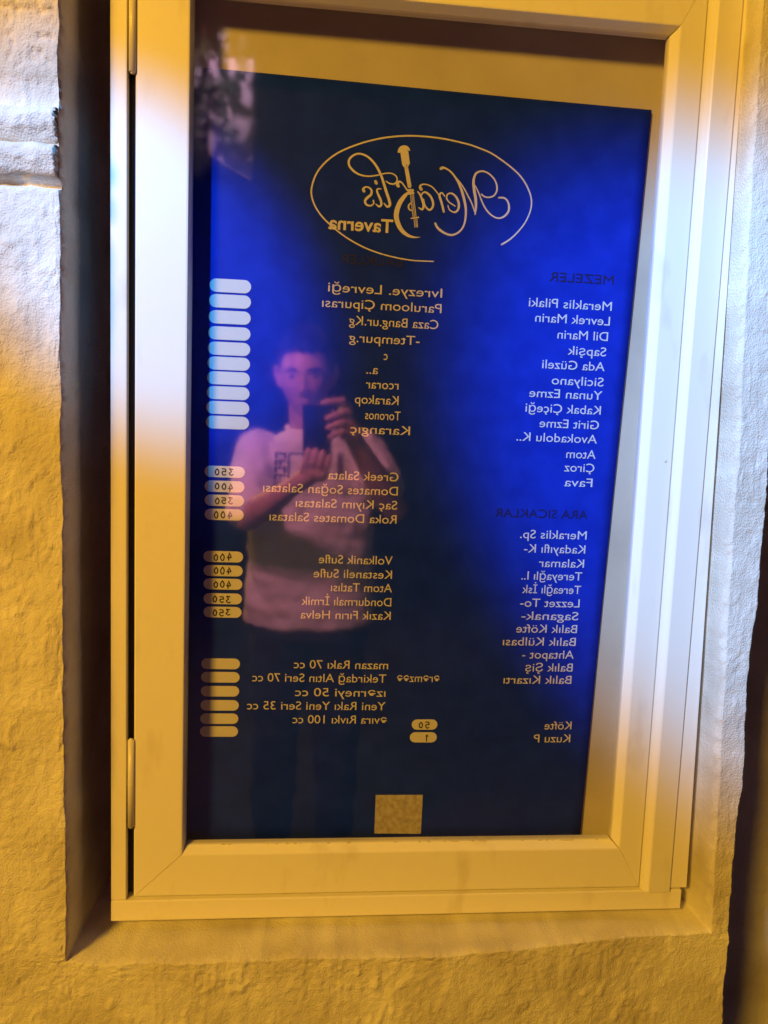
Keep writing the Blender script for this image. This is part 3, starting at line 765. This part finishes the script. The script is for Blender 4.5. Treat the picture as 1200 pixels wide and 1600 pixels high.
for k in range(620):                                      # ragged tufts, brushed up and forward
    ph = random.uniform(0, 2 * math.pi); th = math.acos(random.uniform(.28, 1))
    dvec = Vector((math.sin(th) * math.cos(ph), math.sin(th) * math.sin(ph), math.cos(th)))
    if dvec.y > .25 and dvec.z < .60 + .10 * random.random(): continue
    root = head_point(dvec) + dvec * .004
    ln = random.uniform(.012, .020) + .026 * max(0, dvec.z) ** 2
    lean = Vector((random.uniform(-.5, .5), .35 + random.uniform(-.4, .4), .45))
    tipd = (dvec + lean * .7).normalized()
    p0, p1 = HC + HR @ root, HC + HR @ (root + tipd * ln)
    side = (p1 - p0).orthogonal().normalized(); oth = (p1 - p0).normalized().cross(side); w = random.uniform(.0035, .006)
    base = [bm.verts.new(p0 + side * w * math.cos(t) + oth * w * math.sin(t)) for t in np.linspace(0, 2 * math.pi, 5, endpoint=False)]
    tipv = bm.verts.new(p1)
    for q in range(5): bm.faces.new((base[q], base[(q + 1) % 5], tipv))
from_bm('hair', bm, M['hair'], man, smooth=False)

def crease(co, nn):
    w = noise.noise(Vector((co.x * 9, co.y * 9, co.z * 14))) * .009 + noise.noise(Vector((co.x * 22 + co.z * 18, co.y * 20, co.z * 26 - co.x * 14))) * .0075
    return co + nn * w
bm = bmesh.new()
loft(bm, [((-.010, -1.352, .845), .208, .128), ((-.010, -1.352, .93), .205, .126), ((-.010, -1.350, 1.10), .196, .122), ((-.012, -1.345, 1.28), .200, .122), ((-.014, -1.340, 1.36), .190, .112), ((-.017, -1.338, 1.415), .148, .094), ((-.022, -1.338, 1.438), .100, .080), ((-.025, -1.340, 1.456), .074, .068)], power=2.6)
chain(bm, [(SL + Vector((-.004, 0, -.004)), .068), (SL.lerp(EL, .55), .069), (SL.lerp(EL, .86), .070)])
chain(bm, [(SR + Vector((.004, 0, -.004)), .068), (SR.lerp(ER, .45), .066), (SR.lerp(ER, .66), .066)])
shirt = fuse('shirt', bm, .0065, 5, M['shirt'], man, crease)
bm = bmesh.new()
seg = 40
for k in range(seg):
    a0, a1 = 2 * math.pi * k / seg, 2 * math.pi * (k + 1) / seg
    f = lambda a: Vector((-.026 + .069 * math.cos(a), -1.338 + .064 * math.sin(a), 1.463 - .024 * max(0, math.sin(a))))
    capsule(bm, f(a0), f(a1), .0075, .0075, 8)
from_bm('collar', bm, M['shirt'], man, smooth=True)
# dark prints draped on the chest
shirt_bvh = BVHTree.FromPolygons([v.co.copy() for v in shirt.data.vertices], [tuple(p.vertices) for p in shirt.data.polygons])
def print_patch(name, x0, x1, z0, z1):
    nx_ = max(2, int((x1 - x0) / .004)); nz_ = max(2, int((z1 - z0) / .004))
    v = []; f = []
    for i in range(nz_ + 1):
        for j in range(nx_ + 1):
            x = x0 + (x1 - x0) * j / nx_; z = z0 + (z1 - z0) * i / nz_
            hit = shirt_bvh.ray_cast(Vector((x, -0.9, z)), Vector((0, -1, 0)))[0]
            v.append((x, (hit.y if hit else -1.22) + .0022, z))
    for i in range(nz_):
        for j in range(nx_):
            a = i * (nx_ + 1) + j; f.append((a, a + 1, a + nx_ + 2, a + nx_ + 1))
    return from_np(name, v, f, M['shirt_print'], man)
random.seed(8)
z = 1.385
for k in range(6):                                        # upright row of block characters
    x0, x1, hgt = -.126, -.092, .0165
    print_patch('chest_print', x0, x1, z - .0045, z)
    print_patch('chest_print', x0, x0 + .007, z - hgt, z - .0047)
    if k % 2 == 0: print_patch('chest_print', x1 - .007, x1, z - hgt, z - .0047)
    else: print_patch('chest_print', -.112, -.106, z - hgt, z - .0047)
    z -= .0215
print_patch('chest_print', -.085, -.028, 1.381, 1.386)
print_patch('chest_print', -.087, -.081, 1.268, 1.380)
print_patch('chest_print', .060, .078, 1.315, 1.390)

bm = bmesh.new()
loft(bm, [((-.012, -1.355, .80), .185, .120), ((-.012, -1.355, .93), .175, .112), ((-.012, -1.352, .985), .160, .100)])
for s in (-1, 1):
    chain(bm, [((-.012 + s * .088, -1.358, .86), .104), ((-.012 + s * .098, -1.348, .50), .078), ((-.012 + s * .103, -1.385, .115), .066)])
fuse('trousers', bm, .009, 4, M['denim'], man, crease)
for s in (-1, 1):
    bm = bmesh.new()
    loft(bm, [((-.012 + s * .112, -1.325, .022), .052, .138), ((-.012 + s * .112, -1.325, .045), .050, .134), ((-.012 + s * .110, -1.338, .075), .044, .110), ((-.012 + s * .106, -1.375, .110), .042, .058)])
    sh = fuse('shoe', bm, .006, 3, M['shoe'], man)
    bm = bmesh.new(); loft(bm, [((-.012 + s * .112, -1.325, .003), .053, .140), ((-.012 + s * .112, -1.325, .024), .056, .143)])
    sub(from_bm('sole', bm, M['sole'], None), sh)

# the phone in his hands; its lens is where the photograph was taken from
ph_obj = empty('phone', CAM_POS + VIEW @ Vector((0, -0.0175, -0.010)))
tag(ph_obj, 'dark phone held upright in front of the mirrored face', 'phone')
PM = Matrix.Translation(CAM_POS + VIEW @ Vector((0, -0.0175, -0.010))) @ VIEW.to_4x4()
def phone_part(name, dims, mat, bevel, parent=None):
    bm = box_bm(*dims, bevel=bevel, seg=3); bm.transform(PM)
    o = from_bm(name, bm, mat, ph_obj if parent is None else None)
    if parent: sub(o, parent)
    return o
shell = phone_part('shell', (-.039, .039, -.0042, .0038, -.081, .081), M['phone'], .0036)
phone_part('screen', (-.036, .036, -.0050, -.0043, -.078, .078), M['lens'], 0)
isl = phone_part('camera_island', (-.014, .014, .0039, .0056, -.012, .034), M['phone'], .0008)
for dz in (.010, .024):
    bm = bmesh.new(); bmesh.ops.create_cone(bm, cap_ends=True, segments=20, radius1=.0055, radius2=.0055, depth=.0012, matrix=PM @ Matrix.Translation((0, .0063, dz)) @ Matrix.Rotation(math.pi / 2, 4, 'X'))
    sub(from_bm('lens', bm, M['lens'], None), isl)

# ---------------------------------------------------------------- more of what the pane mirrors
bm = bmesh.new()
gx = axis([(-6, -2, .5), (-2, 2, .05), (2, 6, .5)]); gy = axis([(-9, -3, .5), (-3, 0.2, .05)])
GX, GY = np.meshgrid(gx, gy)
GZ = -0.004 + 0.004 * fbm(GX, GY, 3, 91, 3) * np.exp(-((GX + .01) ** 2 + (GY + 1.33) ** 2) * 0)
GZ = np.minimum(GZ, 0.0)
vv = np.stack([GX.ravel(), GY.ravel(), GZ.ravel()], 1); ii = np.arange(GX.size).reshape(GX.shape)
ff = np.stack([ii[:-1, :-1].ravel(), ii[:-1, 1:].ravel(), ii[1:, 1:].ravel(), ii[1:, :-1].ravel()], 1)
bm.free()
pav = from_np('pavement', vv, ff, M['paving']); pav['kind'] = 'structure'
pav['label'] = 'dark paving in front of the wall, seen only in the pane'

sign = tag(empty('hanging_board', (-.47, -3.0, 2.70)), 'pale board mirrored behind leaves in the top left corner of the pane', 'board')
bm = bmesh.new()
pts = [(-.590, 3.30), (-.383, 3.30), (-.385, 2.725), (-.520, 2.795), (-.590, 2.840)]
f0 = [bm.verts.new((x, -3.0, z)) for x, z in pts]; f1 = [bm.verts.new((x, -3.02, z)) for x, z in pts]
bm.faces.new(f0); bm.faces.new(f1[::-1])
for i in range(len(pts)): bm.faces.new((f0[i], f1[i], f1[(i + 1) % len(pts)], f0[(i + 1) % len(pts)]))
from_bm('face', bm, M['board'], sign)
box('edge_strip', (-.384, -.372, -3.025, -2.992, 2.727, 3.30), M['board'], sign, .002)

ivy = tag(empty('ivy_vine', (-.55, -2.85, 3.3)), 'dark leafy vine mirrored in front of the pale board, top left of the pane', 'vine')
random.seed(23)
leaf_me = None
def leaf_mesh():
    outl = [(0, 0), (.25, -.12), (.55, -.02), (.38, .22), (.62, .48), (.30, .52), (0, 1.0), (-.30, .52), (-.62, .48), (-.38, .22), (-.55, -.02), (-.25, -.12)]
    v = [(x, .10 * abs(x) - .06 * y * y, y) for x, y in outl] + [(0, .02, .35)]
    f = [(len(outl), i, (i + 1) % len(outl)) for i in range(len(outl))]
    me = bpy.data.meshes.new('leaf'); me.from_pydata(v, [], f); me.update(); me.materials.append(M['leaf'])
    return me
leaf_me = leaf_mesh()
stems = [[(-.60, 3.35), (-.57, 3.12), (-.60, 2.95), (-.585, 2.74)], [(-.50, 3.35), (-.49, 3.15), (-.52, 3.0), (-.47, 2.86)], [(-.42, 3.35), (-.415, 3.20), (-.44, 3.08)], [(-.655, 3.35), (-.64, 3.0), (-.645, 2.72)]]
for st_ in stems:
    c = catmull([(x, z, 0) for x, z in st_], 6)
    bm = bmesh.new()
    for p, q in zip(c[:-1], c[1:]): capsule(bm, (p[0], -2.85, p[1]), (q[0], -2.85, q[1]), .003, .003, 8)
    from_bm('stem', bm, M['stem'], ivy, smooth=True)
    for p in c[1:]:
        for r in range(2):
            if random.random() < .22: continue
            o = bpy.data.objects.new('leaf', leaf_me); C.objects.link(o); o.parent = ivy
            o.matrix_parent_inverse = Matrix.Translation(-ivy.location)
            o.location = (p[0] + random.uniform(-.014, .014), -2.85 + random.uniform(.004, .03), p[1] + random.uniform(-.02, .02))
            s = random.uniform(.035, .062)
            o.scale = (s, s, s); o.rotation_euler = (random.uniform(-.4, .4), math.pi + random.uniform(-1.1, 1.1), random.uniform(-.6, .6))
